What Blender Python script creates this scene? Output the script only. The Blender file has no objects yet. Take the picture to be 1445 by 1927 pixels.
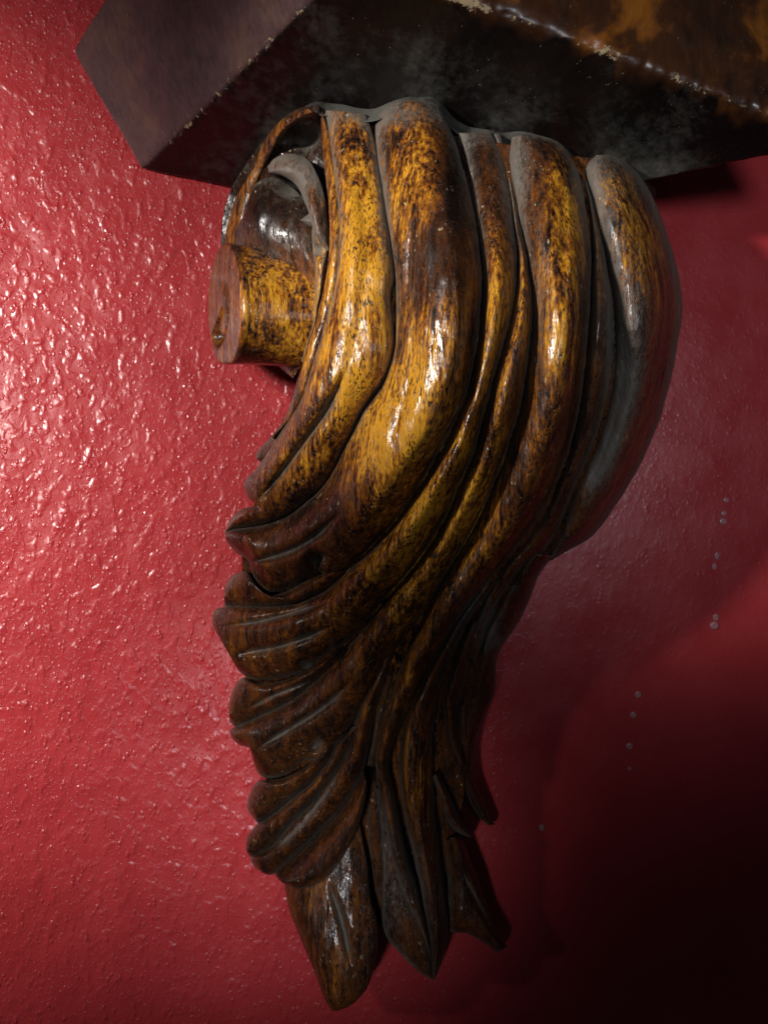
import bpy, bmesh, math
import numpy as np
from mathutils import Vector

# ------------------------------------------------------------------ units
# Design sheet units: 1 unit = 0.2 mm on the wall plane.  S = metres per unit, D = viewing distance in units.
S = 0.0002
D = 1700.0
CX, CZ = 722.5, 963.5
scene = bpy.context.scene

# ------------------------------------------------------------------ camera
cam_d = bpy.data.cameras.new('camera')
cam = bpy.data.objects.new('camera', cam_d)
scene.collection.objects.link(cam)
cam.location = (0, -D * S, 0)
cam.rotation_euler = (math.radians(90), 0, 0)
cam_d.sensor_fit = 'VERTICAL'
cam_d.sensor_height = 24.0
cam_d.lens = 24.0 * D / 1927.0
cam_d.clip_start = 0.01
cam_d.clip_end = 20
cam_d.dof.use_dof = True
cam_d.dof.focus_distance = (D - 330) * S
cam_d.dof.aperture_fstop = 14.0
scene.camera = cam

# ------------------------------------------------------------------ light
w = bpy.data.worlds.new('World'); scene.world = w; w.use_nodes = True
bg = w.node_tree.nodes['Background']
bg.inputs['Color'].default_value = (0.75, 0.8, 1.0, 1)
bg.inputs['Strength'].default_value = 0.018

def area(name, loc, target, size, power, col, size_y=None):
    l = bpy.data.lights.new(name, 'AREA')
    l.energy = power; l.color = col; l.size = size
    if size_y:
        l.shape = 'RECTANGLE'; l.size_y = size_y
    o = bpy.data.objects.new(name, l)
    scene.collection.objects.link(o)
    o.location = loc
    o.rotation_euler = (Vector(target) - Vector(loc)).to_track_quat('-Z', 'Y').to_euler()
    return o
def spot(name, loc, target, power, col, radius, angle, blend):
    l = bpy.data.lights.new(name, 'SPOT')
    l.energy = power; l.color = col; l.shadow_soft_size = radius; l.spot_size = math.radians(angle); l.spot_blend = blend
    o = bpy.data.objects.new(name, l)
    scene.collection.objects.link(o)
    o.location = loc
    o.rotation_euler = (Vector(target) - Vector(loc)).to_track_quat('-Z', 'Y').to_euler()
    return o
spot('key_lamp', (-0.56, -0.52, 0.16), (-0.26, 0.0, 0.03), 37.0, (1.0, 0.95, 0.90), 0.05, 42, .9)
spot('rib_fill', (-0.36, -0.40, 0.18), (0.0, -0.07, 0.085), 14.5, (1.0, 0.96, 0.90), 0.02, 23, 1.0)  # added unseen spot, cone held to the ribs to brighten them
spot('room_lamp', (0.12, -0.60, 0.08), (0.12, 0, 0.085), 4.0, (0.86, 0.91, 1.0), 0.05, 38, 1.0)
spot('low_fill', (-0.13, -0.64, -0.08), (-0.038, -0.03, -0.115), 7.0, (0.93, 0.95, 1.0), 0.03, 16, 1.0)  # added unseen spot that lifts the lower leaves and their sheen

vs = scene.view_settings
vs.view_transform = 'Standard'; vs.look = 'None'; vs.exposure = 0; vs.gamma = 1
vs.use_curve_mapping = False

# ------------------------------------------------------------------ numeric helpers
def P(x, y, h):
    """design-sheet position (x right, y down) at height h off the wall -> metres"""
    k = (D - h) / D * S
    return np.stack([(x - CX) * k, -h * S, (CZ - y) * k], axis=-1)

def hash2(ix, iy, seed):
    n = (ix.astype(np.int64) * 374761393 + iy.astype(np.int64) * 668265263 + seed * 69069) & 0x7fffffff
    n = ((n ^ (n >> 13)) * 1274126177) & 0x7fffffff
    n = n ^ (n >> 16)
    return (n & 0xffff) / 65535.0
def vnoise(x, y, seed=0):
    ix = np.floor(x); iy = np.floor(y); fx = x - ix; fy = y - iy
    fx = fx * fx * (3 - 2 * fx); fy = fy * fy * (3 - 2 * fy)
    a = hash2(ix, iy, seed); b = hash2(ix + 1, iy, seed); c = hash2(ix, iy + 1, seed); d = hash2(ix + 1, iy + 1, seed)
    return (a + (b - a) * fx) * (1 - fy) + (c + (d - c) * fx) * fy - 0.5

def catmull(pts, n_per=24):
    p = np.array(pts, float)
    if len(p) == 2:
        t = np.linspace(0, 1, n_per)[:, None]
        return p[0] * (1 - t) + p[1] * t
    q = np.vstack([2 * p[0] - p[1], p, 2 * p[-1] - p[-2]])
    out = []
    for i in range(len(p) - 1):
        p0, p1, p2, p3 = q[i:i + 4]
        # centripetal parametrisation keeps tight corners from looping
        def tj(ti, a, b): return ti + max(np.linalg.norm(b - a), 1e-6) ** 0.5
        t0 = 0.0; t1 = tj(t0, p0, p1); t2 = tj(t1, p1, p2); t3 = tj(t2, p2, p3)
        t = np.linspace(t1, t2, n_per, endpoint=False)[:, None]
        A1 = (t1 - t) / (t1 - t0) * p0 + (t - t0) / (t1 - t0) * p1
        A2 = (t2 - t) / (t2 - t1) * p1 + (t - t1) / (t2 - t1) * p2
        A3 = (t3 - t) / (t3 - t2) * p2 + (t - t2) / (t3 - t2) * p3
        B1 = (t2 - t) / (t2 - t0) * A1 + (t - t0) / (t2 - t0) * A2
        B2 = (t3 - t) / (t3 - t1) * A2 + (t - t1) / (t3 - t1) * A3
        out.append((t2 - t) / (t2 - t1) * B1 + (t - t1) / (t2 - t1) * B2)
    out.append(p[-1][None])
    return np.vstack(out)

def resample(pts, n):
    c = catmull(pts)
    d = np.r_[0, np.cumsum(np.linalg.norm(np.diff(c, axis=0), axis=1))]
    t = np.linspace(0, d[-1], n)
    return np.stack([np.interp(t, d, c[:, 0]), np.interp(t, d, c[:, 1])], 1), d[-1]

# the swelling S shape of the corbel: how far its front stands off the wall
HY = np.array([(100, 270), (180, 300), (300, 355), (450, 402), (600, 422), (750, 412), (900, 378), (1050, 328), (1200, 272),
               (1350, 222), (1500, 186), (1700, 168), (1900, 176)], float)
XC = np.array([(180, 860), (600, 890), (900, 800), (1100, 735), (1300, 700), (1600, 710), (1900, 720)], float)
WD = np.array([(180, 480), (600, 470), (900, 440), (1100, 360), (1300, 330), (1600, 300), (1900, 300)], float)
YY = np.arange(0, 2100.0, 10)
def smooth_table(T, sig=70):
    v = np.interp(YY, T[:, 0], T[:, 1])
    kx = np.arange(-20, 21) * 10.0; kk = np.exp(-(kx / sig) ** 2); kk /= kk.sum()
    return np.convolve(np.pad(v, 20, mode='edge'), kk, mode='valid')
HYs, XCs, WDs = smooth_table(HY), smooth_table(XC), smooth_table(WD)
def HB(x, y):
    hy = np.interp(y, YY, HYs)
    k = (x - np.interp(y, YY, XCs)) / np.interp(y, YY, WDs)
    return hy * (1 - 0.55 * np.minimum(np.abs(k), 1.2) ** 2)

# incised cuts: (points, half width, depth)
CUTS = [
    ([(650, 700), (616, 769), (563, 845), (521, 902), (487, 940)], 9, 20),
    ([(634, 972), (596, 1007), (555, 1033), (510, 1049), (470, 1058)], 8, 20),
    ([(615, 1133), (540, 1157), (476, 1172), (424, 1178)], 7, 15),
    ([(626, 1177), (578, 1199), (521, 1218), (446, 1231)], 7, 19),
    ([(600, 1276), (545, 1297), (509, 1312), (466, 1334)], 5, 10),
    ([(662, 1279), (628, 1315), (587, 1346), (545, 1372), (480, 1411)], 7, 18),
    ([(648, 1440), (610, 1500), (560, 1560), (505, 1612)], 6, 9),
    ([(619, 1664), (640, 1725), (660, 1816)], 6, 13),
    ([(950, 560), (948, 620), (930, 690)], 6, 6),
    ([(775, 420), (770, 520), (778, 640), (765, 740), (735, 830)], 12, 8),
    ([(672, 330), (690, 460), (676, 610), (655, 690)], 20, 7),
    ([(1188, 380), (1200, 480), (1195, 560)], 16, 5),
    ([(1100, 940), (1140, 840), (1170, 730), (1172, 620)], 24, 16),
    ([(868, 1640), (895, 1690), (928, 1755)], 5, 9),
    ([(770, 1390), (775, 1500), (800, 1610), (815, 1700)], 9, -8),
    ([(1045, 330), (1062, 420), (1058, 520)], 14, 7),
]
PITS = [(578, 262, 26, 50), (548, 352, 22, 20), (540, 262, 18, 20), (600, 470, 14, 16), (594, 1056, 13, 34), (608, 1050, 8, 20), (573, 1252, 12, 22), (583, 1250, 9, 16), (597, 1400, 12, 22), (590, 1408, 9, 16),
        (800, 330, 40, -5), (846, 520, 30, -4)]
def cuts(x, y):
    dh = np.zeros_like(x); dust = np.zeros_like(x)
    for pts, wd, dp in CUTS:
        c, L = resample(pts, 24)
        x0, y0 = c.min(0) - 4 * wd; x1, y1 = c.max(0) + 4 * wd
        m = (x > x0) & (x < x1) & (y > y0) & (y < y1)
        if not m.any(): continue
        px = x[m]; py = y[m]
        best = np.full(px.shape, 1e9); bt = np.zeros_like(px)
        for i in range(23):
            a = c[i]; b = c[i + 1]; ab = b - a
            t = np.clip(((px - a[0]) * ab[0] + (py - a[1]) * ab[1]) / (ab @ ab), 0, 1)
            d = np.hypot(px - a[0] - t * ab[0], py - a[1] - t * ab[1])
            u = d < best
            best[u] = d[u]; bt[u] = (i + t[u]) / 23
        taper = np.clip(np.sin(np.pi * (0.04 + 0.92 * bt)) * 1.5, 0, 1)
        g = np.exp(-np.abs(best / (wd * (0.35 + 0.65 * taper))) ** 1.5) * taper
        dh[m] -= dp * g
        if dp > 8: dust[m] = np.maximum(dust[m], g * 0.9)
    for cx, cy, r, dp in PITS:
        g = np.exp(-((x - cx) ** 2 + (y - cy) ** 2) / (r * r))
        dh -= dp * g
        if dp > 8: dust = np.maximum(dust, g)
    return dh, dust

# worn golden areas of the finish (x, y, rx, ry, amount): rubbed varnish, partly light on the ribs painted in; black stain where negative
GOLD = [(680, 400, 60, 180, .75), (660, 560, 60, 130, .55), (780, 330, 45, 130, .45), (770, 690, 80, 180, .75), (640, 760, 70, 90, .55),
        (725, 830, 75, 110, .75), (560, 880, 60, 60, .25), (800, 980, 80, 90, .45), (930, 700, 50, 200, .45), (960, 560, 40, 130, .35),
        (880, 900, 60, 110, .5), (1065, 380, 30, 110, .65), (1050, 600, 50, 150, .5), (1050, 800, 60, 120, .25), (1175, 400, 60, 110, .45),
        (700, 1080, 70, 80, .35), (780, 1060, 60, 100, .4), (500, 560, 90, 90, .5), (545, 640, 50, 60, .3), (600, 1180, 120, 80, .15),
        (790, 1150, 60, 80, .2), (745, 1270, 40, 60, .25), (790, 1450, 30, 90, .4), (700, 1330, 60, 90, .12), (620, 1500, 90, 90, .10), (480, 1180, 70, 120, .08), (640, 1750, 60, 90, .05), (880, 1000, 60, 90, .35), (1200, 520, 60, 90, .2),
        (830, 700, 25, 90, .2), (840, 470, 30, 90, -.15), (800, 480, 30, 90, -.35), (710, 620, 20, 70, -.2), (800, 900, 60, 60, -.35),
        (960, 740, 25, 70, -.3), (1070, 790, 40, 80, -.3), (1180, 620, 40, 90, -.2), (860, 330, 22, 90, -.4), (650, 980, 120, 60, -.05),
        (770, 560, 25, 60, -.2), (930, 850, 22, 60, -.2), (510, 620, 25, 30, -.2)]
GREY = [(770, 215, 70, 30, .8), (980, 300, 30, 90, .7), (1110, 340, 50, 60, .5), (720, 450, 14, 260, .4), (820, 800, 40, 90, .35),
        (560, 330, 60, 40, .6), (560, 450, 70, 40, .35), (660, 215, 60, 22, .8), (890, 250, 40, 30, .7), (1125, 900, 30, 110, .12),
        (1180, 620, 50, 130, .35), (870, 1120, 40, 60, .5), (850, 1200, 60, 60, .25), (925, 1190, 20, 50, .8), (790, 1640, 30, 90, .45),
        (750, 1700, 20, 70, .35), (840, 1680, 30, 60, .4), (735, 1550, 20, 100, .3), (620, 760, 30, 40, .3), (680, 800, 18, 90, .4),
        (1020, 600, 12, 260, .5), (1150, 640, 14, 200, .4), (640, 1720, 60, 100, .12), (590, 1560, 80, 80, .12)]  # grey on the bottom tip stands in for its pale sheen
def blobs(x, y, lst):
    v = np.zeros_like(x)
    for cx, cy, rx, ry, a in lst:
        v += a * np.exp(-((x - cx) / rx) ** 2 - ((y - cy) / ry) ** 2)
    return v

# ------------------------------------------------------------------ mesh helpers
def build(name, verts, faces, mat, parent=None, attrs=None, smooth=True):
    me = bpy.data.meshes.new(name)
    v = np.asarray(verts, dtype=np.float64)
    if parent is not None:
        v = v - np.array(ORIGIN)
    me.from_pydata(v.tolist(), [], [tuple(f) for f in faces])
    me.materials.append(mat)
    if attrs:
        for k, a in attrs.items():
            at = me.attributes.new(k, 'FLOAT', 'POINT')
            at.data.foreach_set('value', np.asarray(a, dtype=np.float32))
    me.polygons.foreach_set('use_smooth', [smooth] * len(me.polygons))
    me.update()
    o = bpy.data.objects.new(name, me)
    scene.collection.objects.link(o)
    if parent is not None: o.parent = parent
    return o

def grid_faces(n, m):
    i = np.arange(n - 1)[:, None]; j = np.arange(m - 1)[None]
    a = (i * m + j).ravel()
    return np.stack([a, a + 1, a + m + 1, a + m], 1)

def lst(v, t):
    if np.isscalar(v): return np.full_like(t, v)
    v = np.array(v, float)
    return np.interp(t, np.linspace(0, 1, len(v)), v)

def strip(name, A, B, mat, parent, b=30, off=0, offA=0, offB=0, c=0.5, p=0.75, hA=None, hB=None, drop=90, floor=None,
          step=2.6, gold=0.0, dust=0.0, wob=1.0, edge_dust=1.0, seed=0, cut=True):
    """one carved member between its two edges A and B; b bulge, c place of the crest, p roundness"""
    _, LA = resample(A, 10); _, LB = resample(B, 10)
    n = int(max(LA, LB) / step) + 8
    a, _ = resample(A, n); q, _ = resample(B, n)
    wmax = np.max(np.linalg.norm(a - q, axis=1))
    m = int(wmax / step) + 7
    t = np.linspace(0, 1, n)[:, None]
    s = 0.5 - 0.5 * np.cos(np.pi * np.linspace(0, 1, m)); s = (0.6 * s + 0.4 * np.linspace(0, 1, m))[None]
    x = a[:, :1] * (1 - s) + q[:, :1] * s
    y = a[:, 1:] * (1 - s) + q[:, 1:] * s
    # hand-carved irregularity in the outline
    x = x + 2.2 * wob * vnoise(x / 34 + 7, y / 34, 3 + seed); y = y + 2.2 * wob * vnoise(x / 34, y / 34 + 9, 5 + seed)
    wid = np.linalg.norm(a - q, axis=1)[:, None]
    cc = lst(c, t[:, 0])[:, None]
    sp = np.where(s < cc, 0.5 * s / cc, 0.5 + 0.5 * (s - cc) / (1 - cc))
    prof = np.sin(np.pi * sp) ** p
    hi = np.interp(y, [350, 650, 950], [.80, 1.0, 1.25]) if hA is None else 1.0
    bb = hi * lst(b, t[:, 0])[:, None] * np.minimum(1, wid / (0.35 * wmax + 1e-6)) ** 0.7
    if hA is not None:
        base = lst(hA, t[:, 0])[:, None] * (1 - s) + lst(hB, t[:, 0])[:, None] * s
    else:
        base = HB(x, y) + hi * (lst(off, t[:, 0])[:, None] + lst(offA, t[:, 0])[:, None] * (1 - s) + lst(offB, t[:, 0])[:, None] * s)
    h = base + bb * prof
    h = h + wob * (5 * vnoise(x / 60, y / 110, 11 + seed) + 2.4 * vnoise(x / 18, y / 46, 12) + 1.0 * vnoise(x / 7, y / 20, 13))
    dd = np.zeros_like(x)
    if cut:
        dh, dd = cuts(x, y); h = h + dh
    e = np.minimum(s, 1 - s) * wid                       # distance to the edge in sheet units
    ed = np.exp(-e / np.interp(y, [400, 800], [14.0, 7.0])) * edge_dust * 0.95
    h = h - 12 * np.exp(-e / 5.0) * (edge_dust >= 1) * np.interp(y, [400, 750], [.3, 1])
    g = gold + blobs(x, y, GOLD) * (0.45 + 0.55 * prof)
    du = np.maximum(np.maximum(ed, dd), 0) + blobs(x, y, GREY) * 0.8 + dust
    # skirts: close the member down into the block behind it
    def sk(hh, k):
        lo = hh - drop * k if floor is None else hh * (1 - k) + floor * k
        return lo
    X = np.hstack([x[:, :1], x[:, :1], x, x[:, -1:], x[:, -1:]])
    Y = np.hstack([y[:, :1], y[:, :1], y, y[:, -1:], y[:, -1:]])
    H = np.hstack([sk(h[:, :1], 1), sk(h[:, :1], .4), h, sk(h[:, -1:], .4), sk(h[:, -1:], 1)])
    G = np.hstack([g[:, :1] * 0, g[:, :1] * 0, g, g[:, -1:] * 0, g[:, -1:] * 0])
    U = np.hstack([du[:, :1] * 0, du[:, :1] * .4, du, du[:, -1:] * .4, du[:, -1:] * 0])
    # end rows
    def cap(M, kind):
        if kind == 'h': return np.vstack([sk(M[:1], 1), M, sk(M[-1:], 1)])
        return np.vstack([M[:1], M, M[-1:]])
    X = cap(X, 0); Y = cap(Y, 0); H = cap(H, 'h'); G = cap(G, 0); U = cap(U, 0)
    N, M = X.shape
    V = P(X.ravel(), Y.ravel(), H.ravel())
    F = grid_faces(N, M)
    o = build(name, V, F, mat, parent, {'gold': G.ravel(), 'dust': U.ravel()})
    # make the faces look outward (towards the room)
    me = o.data
    nm = np.zeros(len(me.polygons) * 3); me.polygons.foreach_get('normal', nm); nm = nm.reshape(-1, 3)
    ar = np.zeros(len(me.polygons)); me.polygons.foreach_get('area', ar)
    if (nm[:, 1] * ar).sum() > 0:
        me.flip_normals()
    return o

# ------------------------------------------------------------------ materials
def new_mat(name):
    m = bpy.data.materials.new(name); m.use_nodes = True
    nt = m.node_tree; nt.nodes.clear()
    out = nt.nodes.new('ShaderNodeOutputMaterial'); b = nt.nodes.new('ShaderNodeBsdfPrincipled')
    nt.links.new(b.outputs[0], out.inputs[0])
    return m, nt, b
class NT:
    def __init__(s, nt): s.nt = nt; s.tc = nt.nodes.new('ShaderNodeTexCoord')
    def link(s, a, b): s.nt.links.new(a, b)
    def mapping(s, scale, rot=(0, 0, 0), src=None):
        m = s.nt.nodes.new('ShaderNodeMapping'); m.inputs['Scale'].default_value = scale; m.inputs['Rotation'].default_value = rot
        s.link(src or s.tc.outputs['Object'], m.inputs['Vector']); return m.outputs[0]
    def noise(s, vec, scale=1, detail=3, rough=.55, dist=0):
        n = s.nt.nodes.new('ShaderNodeTexNoise'); n.inputs['Scale'].default_value = scale; n.inputs['Detail'].default_value = detail
        n.inputs['Roughness'].default_value = rough; n.inputs['Distortion'].default_value = dist
        s.link(vec, n.inputs['Vector']); return n.outputs['Fac']
    def voro(s, vec, scale=1, feature='F1', rnd=1.0):
        n = s.nt.nodes.new('ShaderNodeTexVoronoi'); n.feature = feature; n.inputs['Scale'].default_value = scale
        n.inputs['Randomness'].default_value = rnd
        s.link(vec, n.inputs['Vector']); return n.outputs['Distance']
    def math(s, op, a, b=None, c=None, clamp=False):
        n = s.nt.nodes.new('ShaderNodeMath'); n.operation = op; n.use_clamp = clamp
        for i, v in enumerate((a, b, c)):
            if v is None: continue
            if isinstance(v, (int, float)): n.inputs[i].default_value = v
            else: s.link(v, n.inputs[i])
        return n.outputs[0]
    def rng(s, v, a, b, c=0, d=1):
        n = s.nt.nodes.new('ShaderNodeMapRange'); n.inputs[1].default_value = a; n.inputs[2].default_value = b
        n.inputs[3].default_value = c; n.inputs[4].default_value = d; s.link(v, n.inputs[0]); return n.outputs[0]
    def ramp(s, v, stops):
        n = s.nt.nodes.new('ShaderNodeValToRGB'); e = n.color_ramp.elements
        e[0].position, e[0].color = stops[0][0], (*stops[0][1], 1); e[1].position, e[1].color = stops[-1][0], (*stops[-1][1], 1)
        for p, c in stops[1:-1]:
            q = e.new(p); q.color = (*c, 1)
        s.link(v, n.inputs[0]); return n.outputs[0]
    def mix(s, f, a, b, mode='MIX'):
        n = s.nt.nodes.new('ShaderNodeMix'); n.data_type = 'RGBA'; n.blend_type = mode
        if isinstance(f, (int, float)): n.inputs[0].default_value = f
        else: s.link(f, n.inputs[0])
        for i, v in ((6, a), (7, b)):
            if isinstance(v, tuple): n.inputs[i].default_value = (*v, 1)
            else: s.link(v, n.inputs[i])
        return n.outputs[2]
    def attr(s, name):
        n = s.nt.nodes.new('ShaderNodeAttribute'); n.attribute_name = name; return n.outputs['Fac']
    def bump(s, h, dist, strength=1.0, normal=None):
        n = s.nt.nodes.new('ShaderNodeBump'); n.inputs['Strength'].default_value = strength; n.inputs['Distance'].default_value = dist
        s.link(h, n.inputs['Height'])
        if normal: s.link(normal, n.inputs['Normal'])
        return n.outputs[0]

def wood_material():
    m, nt, b = new_mat('varnished_carved_wood'); k = NT(nt)
    gold = k.attr('gold'); dust = k.attr('dust')
    tilt = (0, math.radians(6), 0)
    patch = k.noise(k.mapping((1, 1, .22), tilt), 170, 6, .66, .5)
    fine = k.noise(k.mapping((1, 1, .10), tilt), 1700, 3, .6, .3)
    fibre = k.noise(k.mapping((1, 1, .04), tilt), 900, 3, .6, .2)
    mott = k.noise(k.mapping((1, 1, .50), tilt), 900, 3, .6)
    v = k.math('ADD', k.math('MULTIPLY', gold, .92), k.math('MULTIPLY', k.math('MULTIPLY', k.math('SUBTRACT', patch, .52), 2.7), k.rng(gold, -.02, .35, .26, 1)))
    amp = k.rng(gold, -.02, .40, .16, 1.45)
    v = k.math('ADD', v, k.math('MULTIPLY', k.math('SUBTRACT', fibre, .5), k.math('MULTIPLY', amp, 1.6)))
    v = k.math('ADD', v, k.math('MULTIPLY', k.math('SUBTRACT', mott, .5), k.math('MULTIPLY', amp, .9)))
    v = k.math('ADD', v, .21)
    col = k.ramp(v, [(0, (.008, .0035, .002)), (.13, (.030, .010, .004)), (.34, (.115, .034, .006)), (.60, (.28, .095, .008)), (1, (.60, .275, .018))])
    # open pores, dark dashes along the grain
    pore = k.noise(k.mapping((1, 1, .22), tilt), 2300, 2, .5)
    pf = k.rng(pore, .54, .61)
    zone = k.rng(k.noise(k.mapping((1, 1, .5)), 130, 2), .38, .58, .15, 1)
    col = k.mix(k.math('MULTIPLY', k.math('MULTIPLY', pf, zone), .95), col, (.012, .005, .003))
    # dry grey dust lying in the grooves, plus the sheen greyed onto the bottom tip
    dn = k.noise(k.mapping((1, 1, .45)), 760, 6, .8)
    dm = k.math('MULTIPLY', k.math('ADD', dust, k.math('MULTIPLY', k.math('SUBTRACT', dn, .53), 3.6)), dust)
    dm = k.rng(dm, .03, .70, 0, .85)
    col = k.mix(dm, col, (.13, .115, .095))
    # chips of bare pale wood and dried glue
    ch = k.noise(k.mapping((1, 1, .5), (0, .5, 0)), 950, 2, .5)
    chz = k.noise(k.tc.outputs['Object'], 150, 2)
    cf = k.math('MULTIPLY', k.rng(ch, .68, .72), k.rng(chz, .50, .58))
    col = k.mix(cf, col, (.46, .37, .22))
    k.link(col, b.inputs['Base Color'])
    ro = k.rng(k.noise(k.mapping((1, 1, .3)), 300, 4, .6), .3, .7, .14, .36)
    ro = k.math('ADD', ro, k.math('MULTIPLY', dm, .42))
    k.link(ro, b.inputs['Roughness'])
    b.inputs['IOR'].default_value = 1.5
    hh = k.math('SUBTRACT', k.math('MULTIPLY', fibre, .7), k.math('MULTIPLY', pf, .5))
    hh = k.math('ADD', hh, k.math('MULTIPLY', k.noise(k.mapping((1, 1, .35)), 420, 3, .6), 1.3))
    hh = k.math('ADD', hh, k.math('MULTIPLY', cf, .5))
    n1 = k.bump(hh, .00028, .75)
    n2 = k.bump(fine, .00006, .7, n1)
    k.link(n2, b.inputs['Normal'])
    return m

def shelf_material():
    m, nt, b = new_mat('dark_stained_shelf_wood'); k = NT(nt)
    amber = k.attr('amber'); chip = k.attr('chip'); dust = k.attr('dust'); lit_end = k.attr('plum')
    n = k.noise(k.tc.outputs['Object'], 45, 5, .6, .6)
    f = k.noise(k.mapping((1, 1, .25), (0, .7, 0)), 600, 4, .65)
    dark = k.ramp(n, [(.3, (.003, .0022, .002)), (.55, (.006, .0035, .003)), (.75, (.014, .005, .0035))])  # underside: dark stain, with its shade painted into the near-black
    plum = k.ramp(k.math('ADD', k.math('MULTIPLY', n, .8), k.math('MULTIPLY', f, .25)), [(.34, (.052, .032, .034)), (.52, (.085, .046, .046)), (.72, (.14, .075, .052))])  # left end face: lighter plum, the light on it put into the colour
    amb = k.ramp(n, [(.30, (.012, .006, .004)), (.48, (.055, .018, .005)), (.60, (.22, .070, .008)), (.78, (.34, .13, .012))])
    col = k.mix(lit_end, dark, plum)
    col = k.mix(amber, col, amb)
    dn = k.noise(k.mapping((1, 1, 1)), 260, 6, .72)
    dm = k.rng(k.math('MULTIPLY', k.math('ADD', dust, k.math('MULTIPLY', k.math('SUBTRACT', dn, .52), 2.4)), dust), .05, .9, 0, .8)
    col = k.mix(dm, col, (.12, .115, .10))
    # pale specks and chips
    sp = k.noise(k.mapping((1, 1, .6), (0, .6, 0)), 900, 4, .75)
    spf = k.math('MULTIPLY', k.rng(sp, .66, .70), k.rng(k.noise(k.tc.outputs['Object'], 90, 3), .45, .58))
    cn = k.noise(k.mapping((1, 1, 1)), 420, 4, .7)
    cf = k.rng(k.math('ADD', k.math('MULTIPLY', chip, .62), cn), .93, 1.0)
    allc = k.math('MAXIMUM', k.math('MULTIPLY', spf, .8), cf)
    col = k.mix(allc, col, (.36, .27, .15))
    k.link(col, b.inputs['Base Color'])
    ro = k.rng(f, .3, .7, .24, .40)
    k.link(k.math('ADD', ro, k.math('MULTIPLY', k.math('MAXIMUM', dm, cf), .4)), b.inputs['Roughness'])
    hh = k.math('ADD', k.math('MULTIPLY', f, .35), k.math('MULTIPLY', allc, 1.2))
    k.link(k.bump(hh, .0003, .6), b.inputs['Normal'])
    return m

def wall_material():
    m, nt, b = new_mat('glossy_red_wall_paint'); k = NT(nt)
    rot = (0, math.radians(-28), 0)
    big = k.noise(k.mapping((1.15, 1, .85), rot), 70, 2, .5, .3)
    peel = k.noise(k.mapping((1.12, 1, .88), rot), 230, 1, .4, .2)
    drops = k.voro(k.mapping((1.1, 1, .85), rot), 400)
    dsel = k.rng(k.noise(k.tc.outputs['Object'], 190, 3), .44, .58)
    dr = k.rng(drops, 0, .36, 1, 0)
    drop = k.math('MULTIPLY', k.math('MULTIPLY', dr, k.math('SUBTRACT', 2.0, dr)), dsel)
    tiny = k.noise(k.mapping((1.2, 1, .8), rot), 900, 2, .5)
    h = k.math('ADD', k.math('MULTIPLY', big, 1.5), k.math('MULTIPLY', k.rng(peel, .50, .85), .65))
    h = k.math('ADD', h, k.math('MULTIPLY', drop, .42))
    h = k.math('ADD', h, k.math('MULTIPLY', k.rng(tiny, .57, .78), .36))
    b.inputs['Specular IOR Level'].default_value = .34
    # the paint lies smoother away to the right
    sx = nt.nodes.new('ShaderNodeSeparateXYZ'); k.link(k.tc.outputs['Object'], sx.inputs[0])
    flat = k.rng(sx.outputs[0], -.02, .06, 1, .14)
    k.link(k.bump(k.math('MULTIPLY', h, flat), .00085, .75), b.inputs['Normal'])
    col = k.ramp(k.noise(k.tc.outputs['Object'], 30, 4), [(.3, (.37, .029, .034)), (.7, (.44, .036, .041))])
    k.link(col, b.inputs['Base Color'])
    k.link(k.rng(k.noise(k.tc.outputs['Object'], 60, 4), .3, .7, .22, .36), b.inputs['Roughness'])
    return m

WOOD = wood_material(); SHELF = shelf_material(); WALL = wall_material()

# ------------------------------------------------------------------ the wall
V = [(-1.2, 0, -1.2), (1.2, 0, -1.2), (1.2, 0, 1.2), (-1.2, 0, 1.2), (-1.2, .1, -1.2), (1.2, .1, -1.2), (1.2, .1, 1.2), (-1.2, .1, 1.2)]
F = [(0, 1, 2, 3), (5, 4, 7, 6), (4, 5, 1, 0), (3, 2, 6, 7), (4, 0, 3, 7), (1, 5, 6, 2)]
wall = build('wall', V, F, WALL, smooth=False)
wall['kind'] = 'structure'
wall['label'] = 'glossy red painted wall with a bumpy orange peel surface'

# ------------------------------------------------------------------ the bracket and its shelf
ORIGIN = (0.005, 0.0, -0.19)
root = bpy.data.objects.new('wall_bracket', None)
scene.collection.objects.link(root)
root.location = ORIGIN
root.empty_display_size = .03
root['label'] = 'dark varnished wooden wall bracket carved with a scroll and ribbed leaves under a thick shelf'
root['category'] = 'wall bracket'

# --- shelf block
def ray_plane(px, py, p0, n):
    c = np.array([0, -D * S, 0]); d = P(np.array(px, float), np.array(py, float), np.array(0.0)) - c
    return c + d * (np.dot(p0 - c, n) / np.dot(d, n))
f = lambda x, y, h: P(np.array(float(x)), np.array(float(y)), np.array(float(h)))
A_ = f(264, 322, 6); D_ = f(815, 436, 6); B_ = f(668, -80, 430)
nu = np.cross(D_ - A_, B_ - A_)
C_ = ray_plane(1583, 268, A_, nu)
E_ = f(133, 95, 6)
ne = np.cross(E_ - A_, B_ - A_)
F_ = ray_plane(475, -475, A_, ne)
up = F_ - B_
C2 = C_ + up
D2 = D_ + (E_ - A_) * 1.2
for nm_, p_ in (('C', C_), ('F', F_), ('C2', C2), ('up', up)): print('SHELF', nm_, (p_ / S).round(0))
bm = bmesh.new()
vv = [bm.verts.new(p) for p in (A_, B_, C_, D_, E_, F_, C2, D2)]
a, b_, c_, d_, e_, f_, c2, d2 = vv
for q in ((a, b_, c_, d_), (a, e_, f_, b_), (b_, f_, c2, c_), (c_, c2, d2, d_), (d_, d2, e_, a), (e_, d2, c2, f_)):
    bm.faces.new(q)
bmesh.ops.recalc_face_normals(bm, faces=bm.faces)
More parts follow.
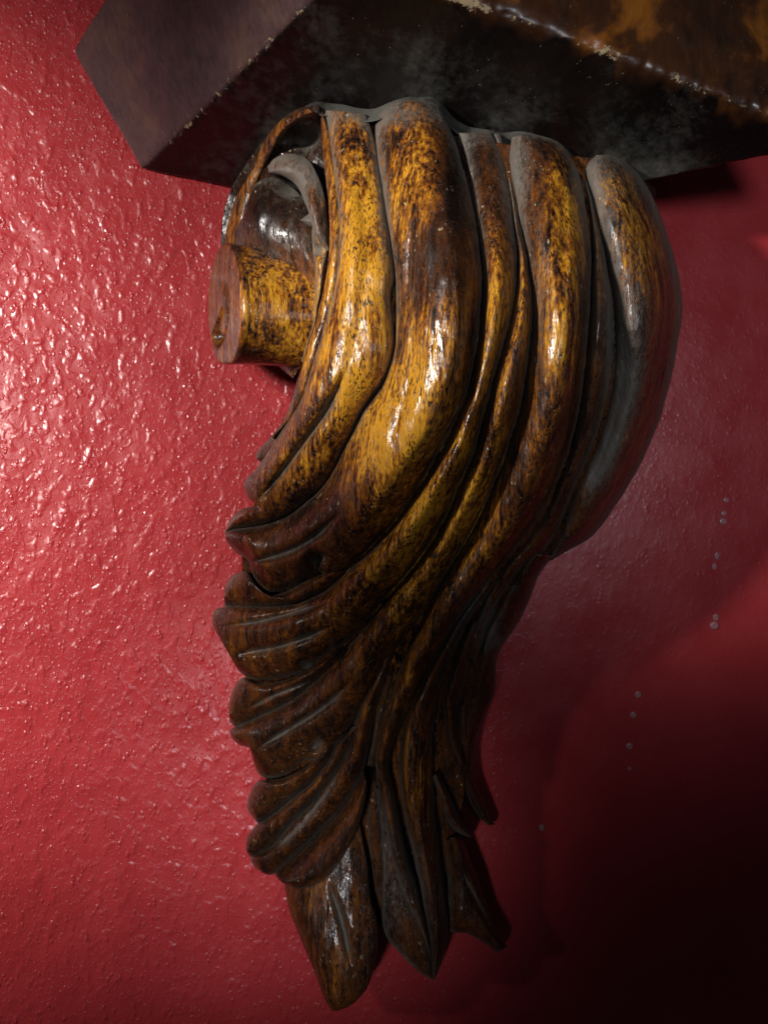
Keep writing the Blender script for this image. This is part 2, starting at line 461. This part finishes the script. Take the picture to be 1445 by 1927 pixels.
bmesh.ops.bevel(bm, geom=list(bm.edges), offset=.0022, segments=3, profile=.6, affect='EDGES')
me = bpy.data.meshes.new('tmp'); bm.to_mesh(me); bm.free()
tmp = bpy.data.objects.new('tmp', me); scene.collection.objects.link(tmp)
md = tmp.modifiers.new('r', 'REMESH'); md.mode = 'VOXEL'; md.voxel_size = .0008
dg = bpy.context.evaluated_depsgraph_get()
me2 = bpy.data.meshes.new_from_object(tmp.evaluated_get(dg))
bpy.data.objects.remove(tmp)
nv = len(me2.vertices)
co = np.zeros(nv * 3); me2.vertices.foreach_get('co', co); co = co.reshape(-1, 3)
no = np.zeros(nv * 3); me2.vertices.foreach_get('normal', no); no = no.reshape(-1, 3)
def seg_dist(p, a, b):
    ab = b - a; t = np.clip(((p - a) @ ab) / (ab @ ab), 0, 1)
    return np.linalg.norm(p - a - t[:, None] * ab, axis=1), t
dBC, tBC = seg_dist(co, B_, C_); dAB, tAB = seg_dist(co, A_, B_)
nun = nu / np.linalg.norm(nu); nen = ne / np.linalg.norm(ne)
nf = np.cross(F_ - B_, C_ - B_); nf /= np.linalg.norm(nf)
cosf = np.abs(no @ nf); cose = np.abs(no @ nen); cosu = np.abs(no @ nun)
edge_w = .010 * vnoise(tBC * 22, tBC * 0, 5) + .005 * vnoise(tBC * 60, tBC * 0, 6)
pd_f = np.abs((co - B_) @ nf)                            # depth behind the front face
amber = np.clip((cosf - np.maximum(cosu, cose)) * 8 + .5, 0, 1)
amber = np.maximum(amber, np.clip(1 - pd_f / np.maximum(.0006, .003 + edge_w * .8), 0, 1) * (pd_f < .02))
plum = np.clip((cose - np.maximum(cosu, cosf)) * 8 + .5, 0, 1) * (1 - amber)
chip = np.exp(-(dBC / .0035) ** 2) * (.62 + .9 * vnoise(tBC * 14, tBC * 0, 51)) + np.exp(-(dAB / .003) ** 2) * .62 * (tAB > .15)
# grey dust where the carving meets the underside
jn = [f(*q) for q in ((430, 360, 60), (520, 230, 240), (610, 190, 300), (770, 180, 330), (900, 230, 340), (1000, 250, 330), (1150, 290, 300), (1230, 350, 200))]
dj = np.min([seg_dist(co, jn[i], jn[i + 1])[0] for i in range(len(jn) - 1)], axis=0)
dustv = np.exp(-(dj / .016) ** 1.5) * 1.1 * (.75 + .9 * vnoise(co[:, 0] / .012, co[:, 2] / .008, 61)) + cosu * np.maximum(0, -.04 + .9 * vnoise(co[:, 0] / .018, co[:, 2] / .007, 62))
px = co[:, 0] / S; pz = co[:, 2] / S
disp = (3.0 * vnoise(px / 90, pz / 60, 21) + 1.2 * vnoise(px / 22, pz / 16, 22)) * S + chip * S * 3 * vnoise(px / 9, pz / 7, 23)
notch = np.exp(-(dBC / .003) ** 2) * np.maximum(0, vnoise(tBC * 40, tBC * 0, 31)) * 8 * S
co = co + no * (disp - notch)[:, None] - np.array(ORIGIN)
me2.vertices.foreach_set('co', co.ravel())
me2.materials.clear(); me2.materials.append(SHELF)
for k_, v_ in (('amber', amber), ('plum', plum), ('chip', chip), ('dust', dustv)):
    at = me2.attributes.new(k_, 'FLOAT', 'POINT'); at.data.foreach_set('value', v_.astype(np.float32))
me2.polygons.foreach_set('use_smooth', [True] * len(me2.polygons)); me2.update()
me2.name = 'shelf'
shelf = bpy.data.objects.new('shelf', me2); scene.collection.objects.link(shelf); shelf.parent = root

# --- the corbel block that everything is carved from
core = strip('corbel',
    [(622, 215), (632, 330), (642, 430), (634, 520), (614, 600), (592, 690), (572, 752), (522, 860), (490, 930), (455, 1000), (455, 1080), (432, 1160),
     (462, 1255), (460, 1340), (500, 1430), (492, 1530), (492, 1610), (560, 1655), (640, 1690), (690, 1700)],
    [(1120, 300), (1200, 380), (1262, 560), (1236, 750), (1170, 880), (1060, 1010), (975, 1130), (920, 1240), (905, 1330), (874, 1420),
     (872, 1500), (860, 1580), (835, 1660), (770, 1710), (720, 1710)],
    WOOD, root, b=0, off=-34, floor=-8, edge_dust=0, step=4, dust=.0, cut=False, wob=.5)

# packed grime and old filler along the joint with the shelf
FT = [(440, 345), (470, 300), (510, 245), (556, 202), (600, 188), (645, 196), (690, 203), (728, 190), (772, 178), (822, 188), (858, 225), (900, 240), (940, 246), (985, 243), (1042, 258), (1088, 290), (1140, 284), (1192, 302), (1232, 345)]
FT = np.array(FT, float)
fh = np.array([60, 110, 170, 220, 262, 290, 305, 312, 318, 312, 300, 296, 292, 288, 276, 262, 248, 215, 170], float)
strip('joint_filler', FT + [0, 2], FT + [0, 28], SHELF, core, b=3, hA=fh - 62, hB=fh - 8, drop=60, dust=.42, gold=-.2, wob=3.0, edge_dust=.2)

G1 = [(735, 560), (741, 650), (724, 712), (685, 769), (647, 845), (616, 902), (563, 956), (502, 986), (437, 997), (424, 1002)]
# side of the scroll, running from the wall to the rolled edge of the leaf
strip('scroll_side', [(596, 196), (560, 205), (525, 230), (490, 272), (455, 322), (430, 368), (419, 410), (417, 460), (430, 540), (470, 640), (530, 695)],
      [(600, 200), (606, 230), (610, 270), (615, 330), (622, 430), (614, 520), (598, 600), (580, 660), (552, 712)], WOOD, core,
      b=[20, 10, -10, -10, 0, 0], hA=[262, 165, 95, 70, 70, 100], hB=[280, 190, 165, 172, 175, 175], c=.6, p=1.2, floor=-8, gold=-.14, dust=.05, edge_dust=.3)
strip('scroll_curl', [(470, 385), (478, 350), (505, 335), (540, 345), (570, 372), (588, 405), (596, 445)],
      [(440, 440), (440, 470), (455, 500), (500, 520), (545, 540), (575, 560), (592, 575)], WOOD, core,
      b=44, hA=[115, 140, 165, 180, 190, 200, 210], hB=[85, 100, 130, 150, 165, 180, 190], drop=70, gold=-.16, dust=.12, edge_dust=.5, seed=2)
strip('scroll_ledge', [(504, 313), (516, 298), (545, 289), (577, 300), (600, 335), (614, 385), (622, 470)],
      [(507, 326), (532, 330), (558, 348), (574, 380), (585, 415), (596, 445), (614, 474)], WOOD, core,
      b=12, hA=[205, 232, 248, 262, 270, 272, 268], hB=[205, 235, 256, 268, 274, 274, 268], drop=110, gold=.06, dust=.20, c=.7, edge_dust=.8)
strip('scroll_rim', [(572, 199), (526, 230), (490, 272), (455, 324), (431, 369), (419, 420), (417, 458)], [(594, 214), (548, 240), (514, 284), (488, 332), (470, 385), (458, 430), (450, 462)],
      WOOD, core, b=18, hA=[262, 205, 150, 95, 70, 62, 60], hB=[275, 240, 185, 140, 118, 112, 110], drop=60, gold=.2, dust=.05, edge_dust=.3)
strip('scroll_notch', [(566, 414), (590, 399), (615, 407)], [(567, 417), (588, 428), (617, 420)], WOOD, core, b=12, hA=[225, 240, 255], hB=[225, 240, 255],
      drop=50, dust=.5, gold=-.2)
strip('scroll_notch', [(578, 560), (592, 552), (604, 560)], [(578, 566), (590, 580), (602, 574)], WOOD, core, b=10, hA=[215, 228, 240], hB=[212, 226, 240],
      drop=50, dust=.35, gold=-.2)
strip('scroll_rim', [(588, 424), (588, 480), (592, 545), (585, 610), (566, 680)], [(617, 428), (616, 480), (608, 545), (595, 610), (570, 684)], WOOD, core,
      b=14, hA=[240, 240, 236, 225, 200], hB=[262, 262, 256, 240, 210], drop=60, gold=.25)
# rolled edge of the front leaf
strip('leaf_lip', [(604, 203), (605, 255), (612, 330), (621, 430), (613, 520), (596, 600), (570, 680), (552, 742), (537, 784), (510, 822)],
      [(608, 203), (622, 255), (634, 330), (642, 430), (636, 520), (618, 600), (592, 680), (575, 742), (556, 784), (514, 826)], WOOD, core,
      b=12, off=[-4, -4, 0, 4, 4, 2, 0, -6, -20], drop=90, gold=.02, c=.45, edge_dust=.25)
strip('leaf_lobe', [(566, 735), (540, 782), (512, 820), (484, 850), (481, 860)], [(585, 745), (560, 800), (530, 840), (500, 872), (484, 865)], WOOD, core,
      b=16, off=-48, drop=60, gold=-.1, dust=.1)

R = []
# the broad ribs of the leaf, left to right
strip('rib', [(612, 206), (618, 240), (628, 330), (636, 430), (630, 520), (612, 600), (587, 680), (568, 742), (540, 795), (505, 848), (480, 884), (463, 902), (460, 918), (469, 938), (485, 950), (455, 957), (434, 978), (424, 1001)],
      [(690, 216), (703, 260), (716, 330), (730, 430), (743, 520)] + G1, WOOD, core, b=[16, 26, 30, 34, 34, 30, 30, 34], offA=[2, 6, 8, 4, -8, -16], offB=[-10, -18, -20, -16, -16, -16], c=.34, p=.62, gold=.10)
strip('rib', [(768, 187), (738, 194), (712, 216), (706, 250), (714, 330), (731, 430), (743, 520)] + G1[1:],
      [(772, 187), (806, 193), (834, 222), (856, 268), (872, 320), (891, 400), (905, 500), (903, 590), (893, 670), (877, 740), (855, 795), (820, 862), (775, 935),
       (731, 994), (690, 1036), (650, 1068), (618, 1084), (596, 1076), (578, 1084), (560, 1096), (538, 1108), (514, 1115), (494, 1108), (478, 1086), (468, 1056), (444, 1040), (427, 1020)],
      WOOD, core, b=[30, 52, 62, 66, 70, 64, 56, 44, 30, 30], offA=[-12, -18, -18, -14, -8], offB=[-16, -18, -20, -16, -4], c=[.5, .6, .66, .70, .70, .62, .5, .4], p=.8, gold=.02)
strip('rib', [(862, 250), (878, 300), (894, 400), (908, 500), (906, 590), (896, 672), (879, 742), (857, 797), (822, 865), (777, 938), (733, 997), (692, 1040), (652, 1072), (616, 1106), (563, 1134), (500, 1142), (426, 1141), (405, 1148), (400, 1172), (411, 1196), (432, 1214)],
      [(925, 250), (945, 300), (962, 400), (972, 500), (961, 590), (938, 676), (914, 763), (893, 845), (868, 903), (826, 994), (775, 1066), (722, 1128), (675, 1184), (640, 1216), (604, 1240), (576, 1264), (545, 1271), (517, 1277), (486, 1280), (460, 1271), (444, 1253), (439, 1232)],
      WOOD, core, b=[14, 22, 40, 50, 50, 44, 36, 34, 34], off=[-34, -18, -14, -12, -10, -8], c=[.5, .5, .45, .4, .42, .4], p=.8)
strip('rib', [(927, 252), (947, 302), (964, 402), (974, 502), (963, 592), (940, 680), (916, 767), (895, 849), (870, 907), (829, 998), (778, 1070), (725, 1132), (678, 1188), (644, 1228), (600, 1272), (550, 1317), (504, 1341), (444, 1366), (433, 1374), (437, 1388)],
      [(940, 252), (961, 339), (979, 429), (996, 518), (1001, 585), (996, 652), (986, 719), (972, 786), (950, 853), (924, 920), (897, 978), (870, 1028), (833, 1088), (800, 1145), (765, 1195), (735, 1235), (708, 1280), (680, 1330), (652, 1376), (625, 1408), (598, 1428), (570, 1432), (545, 1452), (513, 1465), (490, 1460), (478, 1436), (479, 1414), (452, 1402)],
      WOOD, core, b=[4, 14, 34, 44, 40, 36, 34, 32, 30, 26], off=[-40, -26, -16, -14, -12, -10, -8], c=[.5, .5, .45, .4, .38, .35], p=.8)
strip('rib', [(962, 258), (958, 300), (972, 380), (988, 460), (999, 540), (1001, 620), (993, 690), (979, 770), (955, 848), (928, 918), (902, 976), (874, 1026), (836, 1088), (807, 1139), (787, 1184), (763, 1231), (748, 1267), (734, 1308), (717, 1356), (708, 1400), (707, 1440), (711, 1480), (718, 1520), (728, 1578), (745, 1650), (778, 1724), (814, 1806)],
      [(1000, 250), (1050, 268), (1083, 310), (1100, 385), (1110, 450), (1111, 540), (1104, 630), (1097, 710), (1086, 790), (1060, 872), (1030, 945), (993, 1000), (957, 1048), (921, 1092), (888, 1132), (860, 1172), (832, 1216), (806, 1262), (782, 1312), (757, 1360), (740, 1400), (732, 1445), (740, 1490), (750, 1535), (762, 1592), (784, 1668), (817, 1812)],
      WOOD, core, b=[30, 56, 66, 68, 62, 52, 44, 38, 34, 30, 26, 20], offA=[-22, -24, -20, -14, -6, 0], offB=[-18, -16, -14, -10, -4, 0], c=[.6, .62, .62, .6, .5, .4, .38, .45], p=.8)
strip('rib', [(1098, 340), (1112, 420), (1114, 520), (1107, 640), (1099, 720), (1088, 795), (1063, 878), (1033, 950), (997, 1006), (962, 1052), (927, 1097), (905, 1140), (890, 1180), (880, 1230)],
      [(1106, 340), (1128, 430), (1145, 520), (1153, 610), (1146, 720), (1122, 822), (1088, 898), (1054, 985), (1022, 1040), (985, 1068), (948, 1116), (925, 1160), (908, 1210), (892, 1250)],
      WOOD, core, b=[10, 24, 34, 34, 30, 24, 20, 14], off=[-30, -26, -24, -24, -30, -30, -20], c=.42, p=.8, dust=.1)
strip('rib', [(1120, 292), (1104, 312), (1116, 390), (1141, 490), (1156, 600), (1150, 719), (1127, 821), (1092, 897), (1058, 985), (1034, 1050)],
      [(1146, 290), (1184, 310), (1215, 348), (1246, 415), (1273, 504), (1283, 571), (1273, 652), (1255, 741), (1229, 821), (1190, 900), (1153, 959), (1116, 1007), (1073, 1033), (1038, 1054)],
      WOOD, core, b=[30, 70, 92, 98, 90, 76, 56, 30], offA=[-20, -30, -34, -30, -40], offB=[-20, -60, -90, -90, -60], c=[.5, .5, .52, .52, .6], p=.8, floor=-8, dust=.33, gold=.06)

# scalloped side lobes hanging off the ribs
strip('leaf_lobe', [(606, 1080), (572, 1094), (540, 1112), (512, 1121), (486, 1112), (464, 1076), (441, 1081), (425, 1100), (421, 1122)],
      [(655, 1073), (616, 1108), (563, 1133), (500, 1142), (450, 1143), (424, 1140), (421, 1130)], WOOD, core, b=18, off=-14, c=.45)
strip('leaf_lobe', [(606, 1246), (560, 1271), (530, 1282), (486, 1285), (456, 1276), (437, 1300), (431, 1335)],
      [(655, 1214), (640, 1234), (600, 1274), (550, 1319), (504, 1343), (444, 1367), (432, 1358)], WOOD, core, b=20, off=-12, c=.45)
strip('leaf_lobe', [(640, 1384), (610, 1408), (582, 1438), (550, 1456), (512, 1470), (486, 1470), (470, 1493), (466, 1520), (482, 1546)],
      [(660, 1370), (633, 1395), (616, 1429), (590, 1465), (557, 1494), (526, 1520), (499, 1540), (485, 1549)], WOOD, core, b=24, off=-10, c=.45)
strip('leaf_lobe', [(664, 1366), (635, 1394), (616, 1430), (590, 1466), (557, 1495), (526, 1521), (486, 1549), (465, 1575), (463, 1600)],
      [(678, 1368), (652, 1414), (625, 1462), (589, 1506), (547, 1550), (511, 1592), (474, 1614), (465, 1606)], WOOD, core, b=24, off=-8, c=.4)
strip('leaf_lobe', [(741, 1198), (712, 1258), (682, 1318), (664, 1372), (650, 1416), (624, 1462), (588, 1506), (546, 1550), (510, 1592), (472, 1614), (478, 1630), (492, 1642)],
      [(744, 1203), (730, 1262), (708, 1330), (697, 1390), (685, 1450), (668, 1480), (635, 1530), (596, 1571), (557, 1608), (523, 1636), (512, 1646), (500, 1646)],
      WOOD, core, b=[16, 24, 30, 30, 28, 26, 22], off=[-22, -10, -4, -4], c=.42)
strip('leaf_lobe', [(684, 1448), (668, 1478), (635, 1528), (596, 1569), (557, 1606), (522, 1634), (517, 1641), (519, 1650)],
      [(691, 1480), (679, 1535), (662, 1580), (641, 1620), (616, 1651), (590, 1667), (560, 1672), (532, 1662)], WOOD, core, b=28, offA=-6, offB=22, c=.62, p=.7, dust=-.1)

# lower stems and the pointed tips
strip('leaf_stem', [(730, 1262), (712, 1330), (700, 1390), (690, 1450), (690, 1530), (696, 1620), (708, 1700), (712, 1740)],
      [(745, 1262), (722, 1345), (712, 1390), (708, 1440), (712, 1500), (722, 1590), (730, 1690), (722, 1745)], WOOD, core, b=4, off=-26, drop=60)
strip('leaf_tip', [(706, 1480), (716, 1560), (721, 1650), (723, 1752), (745, 1786), (785, 1826), (812, 1843)],
      [(728, 1500), (748, 1600), (770, 1680), (795, 1745), (812, 1800), (817, 1835), (817, 1843)], WOOD, core, b=8, off=[-22, -12, -4, -6], drop=55, c=.5, dust=.1)
strip('leaf_stem', [(915, 1090), (885, 1133), (857, 1174), (830, 1219), (803, 1264), (784, 1304), (768, 1340), (757, 1382), (751, 1431), (753, 1489), (763, 1549), (777, 1607), (792, 1680), (809, 1767), (813, 1805), (815, 1843)],
      [(938, 1096), (892, 1152), (858, 1216), (834, 1272), (820, 1330), (814, 1400), (816, 1470), (820, 1540), (828, 1610), (838, 1690), (842, 1765), (832, 1810), (818, 1844)],
      WOOD, core, b=[14, 24, 28, 32, 36, 36, 30, 22], off=[-20, -14, -6, 0, 4], c=.34, p=.7, drop=70)
strip('leaf_stem', [(890, 1165), (868, 1209), (856, 1243), (842, 1279), (834, 1315), (838, 1359), (848, 1400), (865, 1440)],
      [(900, 1180), (888, 1230), (874, 1280), (862, 1330), (862, 1380), (874, 1440)], WOOD, core, b=22, off=-18, c=.4)
strip('leaf_stem', [(1000, 1040), (985, 1060), (948, 1118), (926, 1158), (910, 1195), (905, 1232)],
      [(1040, 1046), (1014, 1082), (998, 1124), (972, 1177), (945, 1214), (912, 1240)], WOOD, core, b=26, off=-44, c=.3, floor=-8, dust=.15)
strip('leaf_stem', [(905, 1232), (884, 1290), (872, 1340), (862, 1400), (872, 1480), (900, 1535), (918, 1553)],
      [(945, 1214), (934, 1243), (930, 1305), (909, 1353), (893, 1412), (897, 1475), (913, 1513), (931, 1551)], WOOD, core, b=16, off=-46, c=.4, floor=20)
strip('leaf_stem', [(868, 1328), (866, 1350), (871, 1384)], [(874, 1326), (879, 1352), (874, 1386)], WOOD, core, b=10, off=-12, c=.4)
strip('leaf_tip', [(814, 1462), (829, 1509), (846, 1550), (863, 1567), (886, 1577)], [(824, 1452), (848, 1500), (868, 1540), (884, 1562), (890, 1574)], WOOD, core, b=16, off=-10, c=.3, dust=.1)
strip('leaf_tip', [(836, 1580), (842, 1660), (846, 1752), (880, 1757), (915, 1777), (936, 1791), (948, 1786)],
      [(868, 1570), (884, 1610), (902, 1660), (922, 1720), (940, 1762), (953, 1781)], WOOD, core, b=22, off=[-34, -22, -10], c=.55, drop=55)
strip('leaf_tip', [(533, 1655), (545, 1712), (558, 1748), (592, 1830), (612, 1882), (626, 1902)],
      [(672, 1530), (689, 1610), (698, 1691), (709, 1736), (707, 1803), (689, 1864), (658, 1893), (634, 1903)], WOOD, core,
      b=[26, 34, 36, 34, 30], off=[-18, -4, 2, 4], offB=[-6, 4, 10], c=.24, p=.45, drop=75, dust=.16, gold=.06, edge_dust=.3)  # pale sheen of this tip put in as extra grey

# --- the boss at the eye of the scroll: a short barrel with a spiral cut in its end
def boss():
    ax0 = np.array([424.0, 576.0, 150.0]); ax1 = np.array([590.0, 588.0, 120.0])
    n, m = 70, 160
    th = np.linspace(0, 2 * np.pi, m, endpoint=False)
    V = []; G = []; U = []
    w = np.array([.27, 0, .96])
    def ring(c, r, extra=0.0, ang=None):
        a = th
        vs_ = np.sin(a); cs = np.cos(a)
        # lower end is cut nearly flat
        vs_ = np.where(vs_ > .90, .90 + (vs_ - .90) * .25, vs_)
        pts = c[None] + r * (vs_[:, None] * np.array([0, 1, 0]) + cs[:, None] * w)
        return pts
    rows = []
    # end face from the centre out
    rr = np.linspace(.02, .965, 44)
    for r in rr:
        c = ax0.copy()
        pts = ring(c, 119 * r)
        # tapering crescent gouge that opens into a lower step
        a_ = (th + np.pi * .62) % (2 * np.pi)                 # 0 at the upper left, growing clockwise
        t_ = a_ / (2 * np.pi * .72)
        rc = .40 - .10 * np.sin(t_ * np.pi) + .75 * np.clip(t_ - .62, 0, 1) * 1.6
        live = (t_ < 1.0) * np.clip(t_ * 3, 0, 1)
        dist = r - rc
        dpt = 18 * live * np.exp(-np.where(dist > 0, dist / .05, dist / .13) ** 2) * np.clip((.97 - r) * 12, 0, 1)
        step = -7 * np.clip((t_ - .55) * 5, 0, 1) * live * (1 / (1 + np.exp(np.clip(-(rc - r) / .02, -40, 40)))) * np.clip((.97 - r) * 10, 0, 1)
        d = 6 * (1 - r * r) - dpt + step
        pts = pts + d[:, None] * np.array([-.96, 0, -.05 + .3])
        rows.append((pts, .14 + 0 * th, dpt / 26 * .3))
    for r, dx in ((.985, 1.0), (.998, 4.0), (1.0, 9.0)):
        rows.append((ring(ax0 + np.array([dx, 0, 0]), 119 * r), 0 * th, 0 * th + .1))
    for t in np.linspace(0.08, 1, 44):
        c = ax0 * (1 - t) + ax1 * t
        pts = ring(c, 119 - 7 * math.sin(t * 2.6) + 4 * t)
        pts = pts + (2.0 * vnoise(th * 6, th * 0 + t * 3, 41))[:, None] * w
        rows.append((pts, .12 + 0 * th, .05 + .5 * max(0, t - .75) + 0 * th))
    V = np.concatenate([r[0] for r in rows]); g = np.concatenate([r[1] for r in rows]); u = np.concatenate([r[2] for r in rows])
    N = len(rows)
    F = []
    for i in range(N - 1):
        for j in range(m):
            k = (j + 1) % m
            F.append((i * m + j, i * m + k, (i + 1) * m + k, (i + 1) * m + j))
    F.append(tuple(range(m))); F.append(tuple(range((N - 1) * m, N * m)))
    g = g + blobs(V[:, 0], V[:, 1], GOLD) * (V[:, 0] > 452)
    o = build('scroll_boss', P(V[:, 0], V[:, 1], V[:, 2]), F, WOOD, core, {'gold': g, 'dust': u})
    bm = bmesh.new(); bm.from_mesh(o.data); bmesh.ops.recalc_face_normals(bm, faces=bm.faces); bm.to_mesh(o.data); bm.free()
boss()

# ------------------------------------------------------------------ dried paint drops on the smoother wall
def paint_drop(x, y, r, s):
    bm = bmesh.new()
    bmesh.ops.create_uvsphere(bm, u_segments=16, v_segments=10, radius=1)
    for v in bm.verts:
        rr = math.hypot(v.co.x, v.co.z)
        v.co.y = v.co.y * .55 + (.35 * math.exp(-(rr / .45) ** 2) if v.co.y < 0 else 0)   # a dimple in the skin of the drop
        v.co.z *= s
        v.co *= r * S
    me = bpy.data.meshes.new('paint_drop'); bm.to_mesh(me); bm.free()
    me.materials.append(DROP)
    me.polygons.foreach_set('use_smooth', [True] * len(me.polygons))
    o = bpy.data.objects.new('paint_drop', me); scene.collection.objects.link(o)
    o.location = P(np.array(float(x)), np.array(float(y)), np.array(0.0)).tolist(); o.parent = wall
DROP, nt, b = new_mat('dried_pale_paint'); b.inputs['Base Color'].default_value = (.42, .16, .18, 1); b.inputs['Roughness'].default_value = .25
for q in ((1365, 941, 6, .9), (1361, 966, 6, .9), (1359, 981, 8, .9), (1348, 1046, 5, 1.6), (1343, 1066, 5, 1.4), (1346, 1162, 6, 1.2), (1343, 1177, 9, .9),
          (1200, 1307, 7, 1), (1191, 1345, 6.5, 1), (1184, 1404, 7, 1), (1184, 1446, 4, 1), (1019, 1557, 6, 1.1)):
    paint_drop(*q)
